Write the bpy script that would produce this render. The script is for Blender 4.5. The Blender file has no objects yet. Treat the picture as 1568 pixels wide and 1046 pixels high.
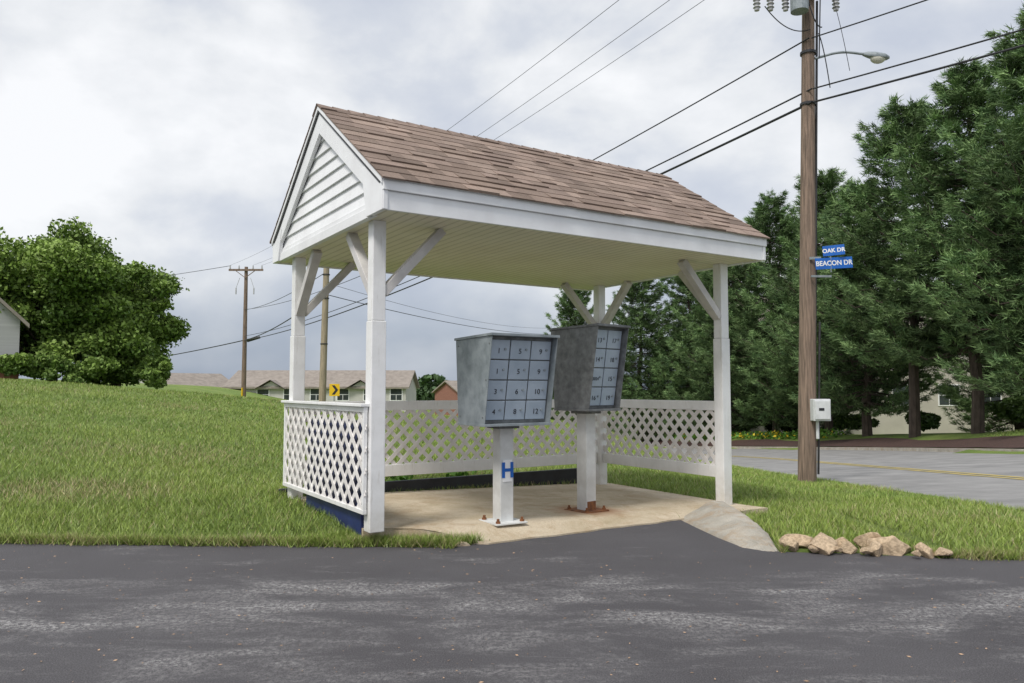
import bpy, bmesh, math, random
import numpy as np
from mathutils import Vector, Matrix
random.seed(7); rng=np.random.default_rng(7)
S=bpy.context.scene
COL=S.collection
# ------------------------------------------------------------------ helpers
def link(o,parent=None):
    COL.objects.link(o)
    if parent is not None: o.parent=parent
    return o
def empty(name,loc=(0,0,0),rz=0):
    e=bpy.data.objects.new(name,None); e.location=loc; e.rotation_euler=(0,0,rz); e.empty_display_size=.2
    return link(e)
def mesh(name,verts,faces,mat=None,parent=None,smooth=False,bevel=0,col=None):
    m=bpy.data.meshes.new(name); m.from_pydata([tuple(v) for v in verts],[],[tuple(f) for f in faces]); m.update()
    if mat: m.materials.append(mat)
    if col is not None:
        a=m.color_attributes.new("Col",'FLOAT_COLOR','POINT'); a.data.foreach_set("color",np.asarray(col,dtype=np.float32).ravel())
    if smooth: m.polygons.foreach_set("use_smooth",[True]*len(m.polygons))
    o=bpy.data.objects.new(name,m); link(o,parent)
    if bevel:
        b=o.modifiers.new("b",'BEVEL'); b.width=bevel; b.segments=2; b.limit_method='ANGLE'
    return o
def npmesh(name,V,k,mat,col=None,parent=None):
    n=len(V)//k
    m=bpy.data.meshes.new(name); m.vertices.add(n*k); m.vertices.foreach_set("co",V.astype(np.float32).ravel())
    m.loops.add(n*k); m.loops.foreach_set("vertex_index",np.arange(n*k,dtype=np.int32))
    m.polygons.add(n); m.polygons.foreach_set("loop_start",np.arange(0,n*k,k,dtype=np.int32))
    try: m.polygons.foreach_set("loop_total",np.full(n,k,dtype=np.int32))
    except Exception: pass
    m.update(calc_edges=True); m.validate()
    if col is not None:
        a=m.color_attributes.new("Col",'FLOAT_COLOR','POINT'); a.data.foreach_set("color",col.astype(np.float32).ravel())
    m.materials.append(mat)
    o=bpy.data.objects.new(name,m); return link(o,parent)
class B:
    def __init__(s): s.v=[]; s.f=[]
    def box(s,c,d,R=None):
        b=len(s.v); c=Vector(c)
        for sx in(-.5,.5):
            for sy in(-.5,.5):
                for sz in(-.5,.5):
                    p=Vector((sx*d[0],sy*d[1],sz*d[2]))
                    if R is not None: p=R@p
                    s.v.append(tuple(p+c))
        for f in((0,1,3,2),(4,6,7,5),(0,4,5,1),(2,3,7,6),(0,2,6,4),(1,5,7,3)): s.f.append(tuple(b+i for i in f))
        return s
    def mm(s,lo,hi): return s.box([(a+b)/2 for a,b in zip(lo,hi)],[b-a for a,b in zip(lo,hi)])
    def beam(s,p,q,w,h,up=(0,0,1)):
        p=Vector(p);q=Vector(q);d=(q-p);L=d.length;x=d.normalized();y=Vector(up).cross(x)
        if y.length<1e-4: y=Vector((0,1,0))
        y.normalize();z=x.cross(y)
        R=Matrix((x,y,z)).transposed()
        return s.box((p+q)/2,(L,w,h),R)
    def cyl(s,p,q,r1,r2=None,n=14):
        if r2 is None:r2=r1
        p=Vector(p);q=Vector(q);d=(q-p).normalized();a=d.orthogonal().normalized();c=d.cross(a)
        b=len(s.v)
        for i in range(n):
            t=2*math.pi*i/n;o=a*math.cos(t)+c*math.sin(t)
            s.v.append(tuple(p+o*r1));s.v.append(tuple(q+o*r2))
        for i in range(n):
            j=(i+1)%n; s.f.append((b+2*i,b+2*j,b+2*j+1,b+2*i+1))
        s.f.append(tuple(b+2*i for i in range(n))[::-1]); s.f.append(tuple(b+2*i+1 for i in range(n)))
        return s
    def prism(s,poly,fn,t0,t1):
        b=len(s.v);n=len(poly)
        for t in(t0,t1):
            for a,c in poly: s.v.append(tuple(fn(a,c,t)))
        s.f.append(tuple(range(b,b+n)));s.f.append(tuple(range(b+2*n-1,b+n-1,-1)))
        for i in range(n):
            j=(i+1)%n;s.f.append((b+i,b+n+i,b+n+j,b+j))
        return s
    def obj(s,name,mat,parent=None,bevel=0,smooth=False):
        o=mesh(name,s.v,s.f,mat,parent,smooth,0)
        bm=bmesh.new();bm.from_mesh(o.data);bmesh.ops.recalc_face_normals(bm,faces=bm.faces);bm.to_mesh(o.data);bm.free()
        if smooth:
            o.modifiers.new("es",'EDGE_SPLIT').split_angle=math.radians(40)
        if bevel:
            m=o.modifiers.new("b",'BEVEL');m.width=bevel;m.segments=2;m.limit_method='ANGLE'
        return o
def newmat(name):
    m=bpy.data.materials.new(name);m.use_nodes=True;nt=m.node_tree
    return m,nt,nt.nodes["Principled BSDF"]
def ramp(nt,src,stops):
    r=nt.nodes.new('ShaderNodeValToRGB');cr=r.color_ramp
    while len(cr.elements)<len(stops): cr.elements.new(.5)
    for e,(p,c) in zip(cr.elements,stops):
        e.position=p;e.color=(c[0],c[1],c[2],1) if hasattr(c,'__len__') else (c,c,c,1)
    nt.links.new(src,r.inputs[0]);return r.outputs[0]
def noise(nt,scale,detail=4,rough=.55,vec=None,dist=0):
    n=nt.nodes.new('ShaderNodeTexNoise');n.inputs['Scale'].default_value=scale;n.inputs['Detail'].default_value=detail
    n.inputs['Roughness'].default_value=rough;n.inputs['Distortion'].default_value=dist
    if vec is not None: nt.links.new(vec,n.inputs['Vector'])
    return n.outputs['Fac']
def coords(nt,scale=(1,1,1)):
    c=nt.nodes.new('ShaderNodeTexCoord');m=nt.nodes.new('ShaderNodeMapping');m.inputs['Scale'].default_value=scale
    nt.links.new(c.outputs['Object'],m.inputs['Vector']);return m.outputs['Vector']
def mix(nt,f,a,b,mode='MIX'):
    m=nt.nodes.new('ShaderNodeMix');m.data_type='RGBA';m.blend_type=mode
    for i,x in((0,f),(6,a),(7,b)):
        if isinstance(x,bpy.types.NodeSocket): nt.links.new(x,m.inputs[i])
        elif i==0: m.inputs[0].default_value=x
        else: m.inputs[i].default_value=(x[0],x[1],x[2],1)
    return m.outputs[2]
def bump(nt,p,h,strength=.3,dist=.01):
    b=nt.nodes.new('ShaderNodeBump');b.inputs['Strength'].default_value=strength;b.inputs['Distance'].default_value=dist
    nt.links.new(h,b.inputs['Height']);nt.links.new(b.outputs[0],p.inputs['Normal'])
def simple(name,c1,c2=None,scale=8,rough=.6,bs=.0,bscale=60,metal=0,lo=.35,hi=.65,sc=(1,1,1)):
    m,nt,p=newmat(name);v=coords(nt,sc)
    c2=c2 or tuple(x*.85 for x in c1)
    nt.links.new(ramp(nt,noise(nt,scale,6,.6,v),[(lo,c2),(hi,c1)]),p.inputs['Base Color'])
    p.inputs['Roughness'].default_value=rough;p.inputs['Metallic'].default_value=metal
    if bs: bump(nt,p,noise(nt,bscale,4,.6,v),bs,.01)
    return m
# ------------------------------------------------------------------ materials
def mat_white():
    m,nt,p=newmat("white_paint");v=coords(nt)
    base=ramp(nt,noise(nt,3,6,.65,v),[(.3,(.72,.72,.71)),(.6,(.85,.85,.85))])
    vs=coords(nt,(30,30,3));st=ramp(nt,noise(nt,1,5,.7,vs),[(.58,0),(.74,1)])
    c=mix(nt,mix(nt,.6,(0,0,0),st),base,(.50,.47,.42))
    sp=nt.nodes.new('ShaderNodeSeparateXYZ');nt.links.new(v,sp.inputs[0])
    g=ramp(nt,sp.outputs[2],[(.10,(.85,.85,.85)),(.40,(0,0,0))])
    g2=mix(nt,noise(nt,14,5,.7,v),(0,0,0),g)
    c=mix(nt,g2,c,(.42,.38,.30))
    nt.links.new(c,p.inputs['Base Color']);p.inputs['Roughness'].default_value=.5
    bump(nt,p,noise(nt,25,4,.6,v),.12,.01);return m
WHITE=mat_white()
TRIM=simple("white_trim",(.86,.87,.88),(.76,.76,.77),3,.4)
LATT=simple("lattice_vinyl",(.82,.79,.77),(.66,.63,.61),6,.5,.1)
BRACE=simple("brace_paint",(.66,.64,.62),(.50,.48,.47),5,.6,.1)
def mat_soffit():
    m,nt,p=newmat("soffit_vinyl");v=coords(nt)
    w=nt.nodes.new('ShaderNodeTexWave');w.wave_type='BANDS';w.bands_direction='X';w.inputs['Scale'].default_value=3.6;nt.links.new(v,w.inputs[0])
    g=ramp(nt,w.outputs[1],[(0,(.46,.42,.31)),(.13,(.80,.75,.60)),(1,(.84,.79,.64))])
    c=mix(nt,.35,g,ramp(nt,noise(nt,2,5,.6,v),[(.35,(.66,.60,.46)),(.65,(.84,.79,.65))]))
    nt.links.new(c,p.inputs['Base Color']);p.inputs['Roughness'].default_value=.6
    bump(nt,p,w.outputs[1],.3,.01);return m
SOFF=mat_soffit()
def mat_shingle():
    m,nt,p=newmat("asphalt_shingle");v=coords(nt)
    a=nt.nodes.new('ShaderNodeAttribute');a.attribute_name="Col"
    f=noise(nt,160,3,.8,v)
    c=mix(nt,1,a.outputs[0],ramp(nt,f,[(.3,(.55,.55,.55)),(.7,(1.3,1.28,1.25))]),'MULTIPLY')
    st=ramp(nt,noise(nt,2.2,5,.6,v),[(.35,(.80,.79,.78)),(.65,(1.12,1.12,1.12))])
    c=mix(nt,1,c,st,'MULTIPLY')
    nt.links.new(c,p.inputs['Base Color']);p.inputs['Roughness'].default_value=.92;bump(nt,p,f,.5,.01);return m
SHING=mat_shingle()
def mat_concrete(name,a,b,rust=None):
    m,nt,p=newmat(name);v=coords(nt)
    c=ramp(nt,noise(nt,2.2,8,.65,v,.5),[(.3,b),(.62,a)])
    st=ramp(nt,noise(nt,4.5,7,.75,v,.8),[(.48,0),(.68,.6)])
    c=mix(nt,st,c,(.36,.24,.13))
    c=mix(nt,1,c,ramp(nt,noise(nt,140,3,.7,v),[(.35,(.75,.75,.75)),(.6,(1.08,1.08,1.08))]),'MULTIPLY')
    if rust:
        for (x,y,r) in rust:
            d=nt.nodes.new('ShaderNodeVectorMath');d.operation='DISTANCE';nt.links.new(v,d.inputs[0]);d.inputs[1].default_value=(x,y,.06)
            ad=nt.nodes.new('ShaderNodeMath');ad.operation='MULTIPLY_ADD';nt.links.new(noise(nt,7,4,.6,v),ad.inputs[0]);ad.inputs[1].default_value=-.35;nt.links.new(d.outputs['Value'],ad.inputs[2])
            k=ramp(nt,ad.outputs[0],[(0,(.75,.75,.75)),(r,(0,0,0))])
            c=mix(nt,k,c,(.33,.15,.06))
    nt.links.new(c,p.inputs['Base Color']);p.inputs['Roughness'].default_value=.85
    bump(nt,p,noise(nt,60,6,.75,v),.5,.015);return m
SLAB=mat_concrete("slab_concrete",(.60,.51,.38),(.42,.34,.22),[(2.22,.22,.24)])
CURB=mat_concrete("curb_concrete",(.48,.45,.39),(.28,.26,.22))
def mat_asphalt():
    m,nt,p=newmat("asphalt_sealed");v=coords(nt)
    c=ramp(nt,noise(nt,.9,6,.6,v),[(.3,(.072,.068,.074)),(.7,(.098,.094,.101))])
    fine=noise(nt,150,3,.85,v)
    c=mix(nt,1,c,ramp(nt,fine,[(.35,(.5,.5,.5)),(.52,(1,1,1)),(.70,(2.2,2.15,2.1))]),'MULTIPLY')
    vs=coords(nt,(.7,1.9,1));big=noise(nt,1.5,7,.70,vs,.4)
    sp=nt.nodes.new('ShaderNodeSeparateXYZ');nt.links.new(v,sp.inputs[0])
    mr=nt.nodes.new('ShaderNodeMapRange');nt.links.new(sp.outputs[1],mr.inputs[0])
    mr.inputs[1].default_value=2.0;mr.inputs[2].default_value=6.0
    band=ramp(nt,mr.outputs[0],[(.0,.25),(.36,.55),(.48,1),(.68,1),(.80,.1),(1,0)])
    ad=nt.nodes.new('ShaderNodeMath');ad.operation='MULTIPLY_ADD';nt.links.new(band,ad.inputs[0]);ad.inputs[1].default_value=.14;nt.links.new(big,ad.inputs[2])
    k=ramp(nt,ad.outputs[0],[(.56,0),(.66,.35),(.78,1)])
    sc=ramp(nt,noise(nt,34,5,.95,v),[(.46,0),(.57,1)])
    kk=mix(nt,1,k,sc,'MULTIPLY')
    c=mix(nt,kk,c,(.40,.39,.385))
    nt.links.new(c,p.inputs['Base Color']);p.inputs['Roughness'].default_value=.8
    bump(nt,p,fine,.7,.014);return m
ASPH=mat_asphalt()
ROADM=simple("road_asphalt",(.29,.285,.28),(.20,.198,.195),1.2,.9,.4,70)
YEL=simple("road_paint_yellow",(.55,.42,.10),(.35,.30,.14),3,.7)
def mat_ground():
    m,nt,p=newmat("lawn_soil");v=coords(nt)
    c=ramp(nt,noise(nt,.35,6,.6,v),[(.3,(.13,.20,.036)),(.5,(.18,.26,.050)),(.72,(.26,.30,.08))])
    f=noise(nt,22,6,.8,v)
    c=mix(nt,1,c,ramp(nt,f,[(.3,(.45,.5,.45)),(.6,(1.15,1.15,1.1)),(.75,(1.6,1.5,1.4))]),'MULTIPLY')
    nt.links.new(c,p.inputs['Base Color']);p.inputs['Roughness'].default_value=.95;bump(nt,p,f,1,.06);return m
LAWN=mat_ground()
def mat_leaf(name,rough=.55,spec=.3):
    m,nt,p=newmat(name)
    a=nt.nodes.new('ShaderNodeAttribute');a.attribute_name="Col"
    nt.links.new(a.outputs[0],p.inputs['Base Color']);p.inputs['Roughness'].default_value=rough
    p.inputs['Specular IOR Level'].default_value=spec
    return m
GRASSM=mat_leaf("grass_blade",.45,.4);LEAFM=mat_leaf("leaf");NEEDLE=mat_leaf("pine_needle",.6,.2)
BARK=simple("bark",(.10,.075,.06),(.05,.038,.03),6,.95,.6,20,sc=(1,1,.3))
POLE=simple("creosote_pole_wood",(.29,.205,.155),(.11,.08,.06),5,.85,.6,30,sc=(6,6,.35))
POLE2=simple("weathered_pole_wood",(.40,.33,.23),(.22,.18,.13),5,.85,.5,30,sc=(6,6,.35))
GALV=simple("galvanised",(.31,.345,.365),(.19,.22,.235),9,.5,.05,40,.2)
GALVD=simple("weathered_metal",(.22,.23,.235),(.12,.125,.13),14,.55,.2,40,.2)
DOORM=simple("mailbox_door_paint",(.43,.50,.585),(.35,.42,.50),5,.4,.03,40,.1)
PEDM=simple("pedestal_paint",(.70,.71,.70),(.54,.54,.52),5,.5,.1)
RUST=simple("rust",(.28,.11,.04),(.12,.05,.025),20,.9,.5)
BLK=simple("black_rubber",(.022,.024,.028),(.012,.012,.014),8,.6)
DARK=simple("dark_metal",(.06,.06,.065),(.03,.03,.03),8,.5,metal=.5)
LIGHTM=simple("lamp_glass",(.6,.58,.5),(.5,.48,.4),5,.2)
PORC=simple("insulator_grey",(.5,.5,.5),(.35,.35,.36),8,.3)
BLUE=simple("sign_blue",(.010,.13,.50),(.008,.10,.42),8,.35)
NAVY=simple("navy_plastic",(.020,.034,.135),(.012,.02,.085),5,.4)
SIGNW=simple("sign_white",(.85,.85,.85),(.8,.8,.8),8,.4)
METER=simple("meter_box_grey",(.66,.67,.68),(.56,.57,.58),8,.4)
SIGNY=simple("sign_yellow",(.80,.50,.01),(.7,.44,.01),8,.4)
INK=simple("ink",(.02,.02,.025),(.015,.015,.02),8,.5)
ROCK=simple("stone",(.60,.46,.31),(.32,.24,.16),9,.9,.7,25)
MULCH=simple("mulch",(.085,.045,.035),(.04,.022,.018),14,.95,1,30)
TAN=simple("house_siding_cream",(.55,.54,.50),(.46,.45,.42),.6,.7)
TAN2=simple("house_siding_tan",(.50,.47,.41),(.42,.39,.34),.6,.7)
GREYS=simple("house_siding_grey",(.42,.42,.42),(.36,.36,.36),.6,.7,sc=(.2,.2,12))
ROOFB=simple("house_roof_tan",(.31,.27,.235),(.22,.19,.165),2,.9)
BRICK=simple("brick",(.30,.14,.10),(.20,.09,.07),6,.9)
GLASS=simple("window_glass",(.05,.06,.07),(.03,.035,.04),2,.1)
# ------------------------------------------------------------------ terrain
ANG=math.atan2(.5388,.8425);CA,SA=math.cos(ANG),math.sin(ANG);OX,OY=-1.05,5.9
def loc2w(x,y): return (OX+x*CA-y*SA,OY+x*SA+y*CA)
def w2loc(X,Y):
    dx=X-OX;dy=Y-OY;return dx*CA+dy*SA,-dx*SA+dy*CA
def smooth(a,b,x):
    t=np.clip((x-a)/(b-a),0,1);return t*t*(3-2*t)
def roadnear(Y): return 5.7+.108*(Y-8.5)-.008*np.clip(Y-30,0,60)**2
def nearz(Y): return -.16-.072*(np.clip(Y,-20,70)-8.5)*np.where(Y<8.5,.7,1)
EX=np.array([-60,-12,-4,-.42,2,3.6,8,14,40.]);EY=np.array([8,6.3,6.02,5.88,5.70,5.46,4.7,3,-6.])
def edgeY(X): return np.interp(X,EX,EY)
CX=np.array([-80,-40,-18.8,-16.4,-11.8,-8,-4.4,-2,3,10.]);CZ=np.array([3.5,2.4,1.49,1.36,1.02,.68,.30,.14,-.1,-.3])
def zfield(X,Y):
    zc=np.interp(X,CX,CZ);t=np.clip((Y-5.7)/22.3,0,1);p=np.sin(t*np.pi/2)**.95
    z=.035+zc*p-.052*np.clip(Y-28,0,75)*smooth(-34,-12,X)-.012*np.clip(Y-28,0,75)
    return z
def ground(X,Y):
    X=np.asarray(X,float);Y=np.asarray(Y,float)
    s=X-roadnear(Y);zn=nearz(Y)
    zl=zfield(X,Y);w=smooth(-6,0,s)
    zl=zl*(1-w)+zn*w
    zr=zn+.05*np.clip(s,0,9)+np.where(s>9.15,.12+.24*np.clip(s-9.3,0,3)+.01*np.clip(s-12,0,60),0)
    z=np.where(s>0,zr,zl)
    z=z+.02*np.sin(X*1.3+Y*.7)*np.sin(Y*1.1-X*.4)*smooth(6.5,9,Y)
    near=smooth(5.0,9,Y); z=np.where((X>3.2)&(Y<9)&(s<0),z*near+(1-near)*.03,z)
    lx,ly=w2loc(X,Y)
    z=z+.075*smooth(-1.6,-.2,lx)*smooth(1.2,.2,lx)*smooth(-.32,.1,ly)*smooth(3.6,2.2,ly)*smooth(0,.7,Y-edgeY(X))
    z=np.where(Y<edgeY(X)+.3,z*(.35+.65*smooth(0,.3,Y-edgeY(X))),z)
    return z
WIN=[(1.53,7.10),(1.60,6.65),(1.66,6.25),(1.73,5.84)];WOUT=[(2.20,7.75),(2.17,6.95),(2.11,6.3),(1.98,5.70)]
def inpoly(X,Y,poly):
    r=np.zeros(X.shape,bool);n=len(poly)
    for i in range(n):
        x1,y1=poly[i];x2,y2=poly[(i+1)%n]
        if y1==y2: continue
        c=((y1>Y)!=(y2>Y))&(X<(x2-x1)*(Y-y1)/(y2-y1)+x1);r^=c
    return r
APRON=[(-.50,5.6),(-.42,5.9),(-.24,6.00),(1.53,7.2),WIN[1],WIN[2],WIN[3],(1.98,5.70),(2.0,5.3)]
WINGP=WIN+WOUT[::-1]
def fronty(x): return -.40+.50*np.clip((.78-x)/.78,0,1)**.8
def hard(X,Y,m=0.0):
    x,y=w2loc(X,Y)
    sl=(x>-.03+m)&(x<4.0-m)&(y>fronty(x)+.02+m)&(y<2.12-m)
    return sl|inpoly(X,Y,APRON)|inpoly(X,Y,WINGP)
def isroad(X,Y,m=0.): s=X-roadnear(Y);return (s>m)&(s<9.2-m)
def axis(segs):
    out=[]
    for a,b,st in segs: out+=list(np.arange(a,b,st))
    return np.array(out+[segs[-1][1]])
gx=axis([(-600,-100,60),(-100,-40,8),(-40,-12,1.5),(-12,-4,.4),(-4,4.5,.075),(4.5,14,.4),(14,40,1.5),(40,120,8),(120,700,60)])
gy=axis([(-40,4,4),(4,5.3,.3),(5.3,9.8,.075),(9.8,20,.35),(20,60,1.2),(60,140,6),(140,1500,80)])
GX,GY=np.meshgrid(gx,gy);GZ=ground(GX,GY)
low=hard(GX,GY,.04)|(GY<edgeY(GX)-.0)
GZ=np.where(low,np.minimum(GZ,-.10),GZ)
GZ=np.where(isroad(GX,GY,.15),GZ-.12,GZ)
nx,ny=len(gx),len(gy)
V=np.stack([GX.ravel(),GY.ravel(),GZ.ravel()],1)
idx=np.arange(nx*ny).reshape(ny,nx)
F=np.stack([idx[:-1,:-1].ravel(),idx[:-1,1:].ravel(),idx[1:,1:].ravel(),idx[1:,:-1].ravel()],1)
mesh("ground",V.tolist(),F.tolist(),LAWN,smooth=True)
def polysheet(name,pts,z,mat):
    bm=bmesh.new();vs=[bm.verts.new((p[0],p[1],z)) for p in pts];f=bm.faces.new(vs)
    bmesh.ops.triangulate(bm,faces=[f]);bmesh.ops.recalc_face_normals(bm,faces=bm.faces)
    if bm.faces[0:1][0].normal.z<0: bmesh.ops.reverse_faces(bm,faces=bm.faces)
    m=bpy.data.meshes.new(name);bm.to_mesh(m);bm.free();m.materials.append(mat);o=bpy.data.objects.new(name,m);return link(o)
left=[(x,float(edgeY(x))+.04+.02*math.sin(x*9)+.015*math.sin(x*23)) for x in np.arange(-60,-.45,.25)]
right=[(x,float(edgeY(x))+.03+.02*math.sin(x*8)) for x in np.arange(2.05,40,.25)]
poly=[(-60,-30)]+left+[(-.42,5.92),(-.24,6.02),(1.53,7.2),WIN[1],WIN[2],(1.75,5.86),(1.98,5.72)]+right+[(40,-30)]
polysheet("asphalt_parking_lot",poly,0,ASPH)
def strip(name,s0,s1,dz,mat,y0=-25,y1=95,top=None):
    ys=np.arange(y0,y1,1.0);v=[];f=[]
    for Y in ys:
        for s in (s0,s1):
            X=float(roadnear(np.array(Y)))+s; z=float(nearz(np.array(float(Y))))+.05*min(s,9)+dz
            v.append((X,Y,z))
    for i in range(len(ys)-1):
        b=i*2;f.append((b,b+1,b+3,b+2))
    return v,f,ys
def stripobj(name,s0,s1,dz,mat,**k):
    v,f,_=strip(name,s0,s1,dz,mat,**k);return mesh(name,v,f,mat)
stripobj("road",-.05,9.1,.0,ROADM)
stripobj("road_centre_line",2.62,2.74,.006,YEL);stripobj("road_centre_line",2.86,2.98,.0065,YEL)
bk=B()
ys=np.arange(-25,95,1.0)
for i in range(len(ys)-1):
    b=len(bk.v)
    for Y in(ys[i],ys[i+1]):
        X0=float(roadnear(np.array(Y)));z=float(nearz(np.array(float(Y))))+.45
        for s,dz in((9.0,-.2),(9.0,.13),(9.17,.14),(9.17,-.2)): bk.v.append((X0+s,Y,z+dz))
    for a in range(3): bk.f.append((b+a,b+a+1,b+a+5,b+a+4))
bk.obj("road_kerb",CURB)
v=[];f=[];ss=np.linspace(9.22,10.9,7);ys=np.arange(18,92,1.)
for Y in ys:
    for s in ss:
        X=float(roadnear(np.array(Y)))+s+(.35*math.sin(Y*.5) if s>10.6 else 0);v.append((X,Y,float(ground(X,Y))+.05))
n=len(ss)
for i in range(len(ys)-1):
    for j in range(n-1): f.append((i*n+j,i*n+j+1,(i+1)*n+j+1,(i+1)*n+j))
mesh("mulch_bed",v,f,MULCH)
xs=np.linspace(-.05,4.02,60);yy=np.linspace(-.40,2.16,40);v=[];f=[]
def slabz(x,y):
    base=.125-.03*x; k=min(1,max(0,(y+.40)/.34));k=k*k*(3-2*k);return .012+ (base-.012)*k if x>0 else base
for y in yy:
    for x in xs:
        yo=max(y,float(fronty(x)))
        w=.012*math.sin(x*7)+.008*math.sin(x*17); v.append((x,yo+(w if y<-.35 else 0),slabz(x,yo)))
nx2=len(xs)
for j in range(len(yy)-1):
    for i in range(nx2-1): f.append((j*nx2+i,j*nx2+i+1,(j+1)*nx2+i+1,(j+1)*nx2+i))
b0=len(v);per=[i for i in range(nx2)]+[j*nx2+nx2-1 for j in range(1,len(yy))]+[(len(yy)-1)*nx2+i for i in range(nx2-2,-1,-1)]+[j*nx2 for j in range(len(yy)-2,0,-1)]
for i in per: v.append((v[i][0],v[i][1],-.2))
for a in range(len(per)): c=(a+1)%len(per);f.append((per[a],b0+a,b0+c,per[c]))
o=mesh("concrete_slab",v,f,SLAB,smooth=False);o.location=(OX,OY,0);o.rotation_euler=(0,0,ANG)
v=[];f=[];K=22;M=12
def lerp(a,b,t): return a+(b-a)*t
def along(P,t):
    t=t*(len(P)-1);i=min(int(t),len(P)-2);return (lerp(P[i][0],P[i+1][0],t-i),lerp(P[i][1],P[i+1][1],t-i))
rr=random.Random(4)
for k in range(K+1):
    t=k/K;a=along(WIN,t);b=along(WOUT,t)
    for m_ in range(M+1):
        u=m_/M;h=min(1,u*2.0)*min(1,(1-u)*5)*(.085*(1-t**2)+.02)
        v.append((lerp(a[0],b[0],u)+rr.uniform(-.008,.008),lerp(a[1],b[1],u)-(.05*math.sin(math.pi*u) if k==K else 0),h+rr.uniform(-.006,.006)-.03*(m_ in(0,M))-(.03 if k==K else 0)))
for k in range(K):
    for m_ in range(M): b=k*(M+1)+m_;f.append((b,b+1,b+M+2,b+M+1))
mesh("concrete_wing_curb",v,f,CURB,smooth=False)
def rock(name,c,d,mat,seed,rz=0):
    bm=bmesh.new();bmesh.ops.create_icosphere(bm,subdivisions=3,radius=.5)
    r=random.Random(seed);pl=[(Vector((r.gauss(0,1),r.gauss(0,1),r.gauss(0,1))).normalized(),r.uniform(.24,.42)) for _ in range(13)]
    for vv in bm.verts:
        for nrm,dd in pl:
            k=vv.co.dot(nrm)-dd
            if k>0: vv.co-=nrm*k
        vv.co*=1+.06*math.sin(vv.co.x*19+seed)*math.sin(vv.co.y*17)
    m=bpy.data.meshes.new(name);bm.to_mesh(m);bm.free();m.materials.append(mat)
    o=bpy.data.objects.new(name,m);o.location=c;o.scale=(d[0]*1.35,d[1]*1.35,d[2]*1.35);o.rotation_euler=(r.uniform(-.3,.3),r.uniform(-.3,.3),rz);link(o);return o
rock("curb_end",(-.40,5.95,.005),(.15,.11,.06),SLAB,3,.3)
RK=[(2.08,5.78,.13,.12,.12),(2.28,5.74,.28,.18,.14),(2.16,5.90,.2,.16,.15),(2.46,5.68,.12,.1,.08),(2.62,5.62,.17,.12,.08),(2.46,5.80,.15,.12,.12),(2.78,5.66,.30,.2,.20),(2.96,5.55,.13,.11,.10),(2.66,5.80,.19,.13,.17),(3.06,5.52,.1,.1,.06),(2.2,5.66,.06,.06,.05),(2.54,5.56,.07,.05,.05),(2.36,5.62,.05,.05,.04),(2.85,5.48,.06,.05,.04)]
for i,(x,y,sx,sy,sz) in enumerate(RK): rock("stone",(x,y,.04),(sx,sy,sz),ROCK,i+20,i*1.1)
# ------------------------------------------------------------------ grass
def offrock(X,Y):
    k=np.ones(X.shape,bool)
    for (x,y,sx,sy,sz) in RK:
        if sx>.09: k&=~((np.hypot(X-x,(Y-y+.10)*.8)<sx*.62))
    return k
def blades(X,Y,h,w,dryp,colmul=1.0,lean=1.0):
    n=len(X);Z=ground(X,Y);Z=np.maximum(Z,.0)*(Y<edgeY(X)+.1)+Z*(Y>=edgeY(X)+.1)
    pat=.5+.25*np.sin(X*.9+1.3*np.sin(Y*.6))+.25*np.sin(Y*1.7+X*2.1+np.sin(X*3))
    stripe=.5+.5*np.sin((X*.35+Y*.94)*1.9+.6*np.sin(X*.4))
    a=rng.random(n)*2*np.pi;le=h*(.2+.9*rng.random(n))*lean;la=rng.random(n)*2*np.pi
    P=np.zeros((n,3,3))
    P[:,0]=np.stack([X-np.cos(a)*w,Y-np.sin(a)*w,Z-.01],1);P[:,1]=np.stack([X+np.cos(a)*w,Y+np.sin(a)*w,Z-.01],1)
    P[:,2]=np.stack([X+np.cos(la)*le,Y+np.sin(la)*le,Z+h],1)
    g1=np.array([.17,.28,.045]);g2=np.array([.37,.465,.10]);g3=np.array([.56,.48,.25])
    t=np.clip(.5*rng.random(n)+.35*pat+.22*stripe,0,1)[:,None];c=g1*(1-t)+g2*t
    isd=(rng.random(n)<dryp)[:,None];c=np.where(isd,g3*(.6+.5*rng.random((n,1))),c)
    c=c*(.65+.65*rng.random((n,1)))*colmul
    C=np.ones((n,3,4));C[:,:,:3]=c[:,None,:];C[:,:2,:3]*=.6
    return P.reshape(-1,3),C.reshape(-1,4)
Ng=440000
Y=5.2*np.exp(rng.random(Ng)*math.log(32/5.2));X=(rng.random(Ng)*2-1)*(.8*Y+1.2)
ok=(Y>edgeY(X)-.015+.03*np.sin(X*13)*np.sin(X*5.1))&~hard(X,Y,.02)&~isroad(X,Y,-.03)&offrock(X,Y)
s_=X-roadnear(Y);ok&=~((s_>9)&(s_<11.0))
X=X[ok];Y=Y[ok];n=len(X)
pat=.5+.25*np.sin(X*.9+1.3*np.sin(Y*.6))+.25*np.sin(Y*1.7+X*2.1+np.sin(X*3))
tuft=np.clip(np.sin(X*5.3+2*np.sin(Y*3.1))*np.sin(Y*6.1+1.7*np.sin(X*4.3)),0,1)
sc=(Y/6.0)**.62
h=(.024+.036*rng.random(n)+.014*pat+.032*tuft*rng.random(n))*(1+.18*(sc-1));
w=.0034*sc*(.7+.6*rng.random(n))
dry=1.1*np.clip(1.25-np.hypot((X+4.7)/1.2,(Y-8.3)/.8),0,1)+.6*np.clip(1-np.hypot((X+6.5)/1.6,(Y-12)/1.5),0,1)+.4*np.clip(1-np.hypot((X-4.3)/1.6,(Y-7.6)/1.0),0,1)+.6*np.clip(np.sin(X*.8+Y*.37+1)*np.sin(Y*.55-X*.3),0,1)**3
P1,C1=blades(X,Y,h,w,.08+.55*np.clip(dry,0,1),lean=1.15)
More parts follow.
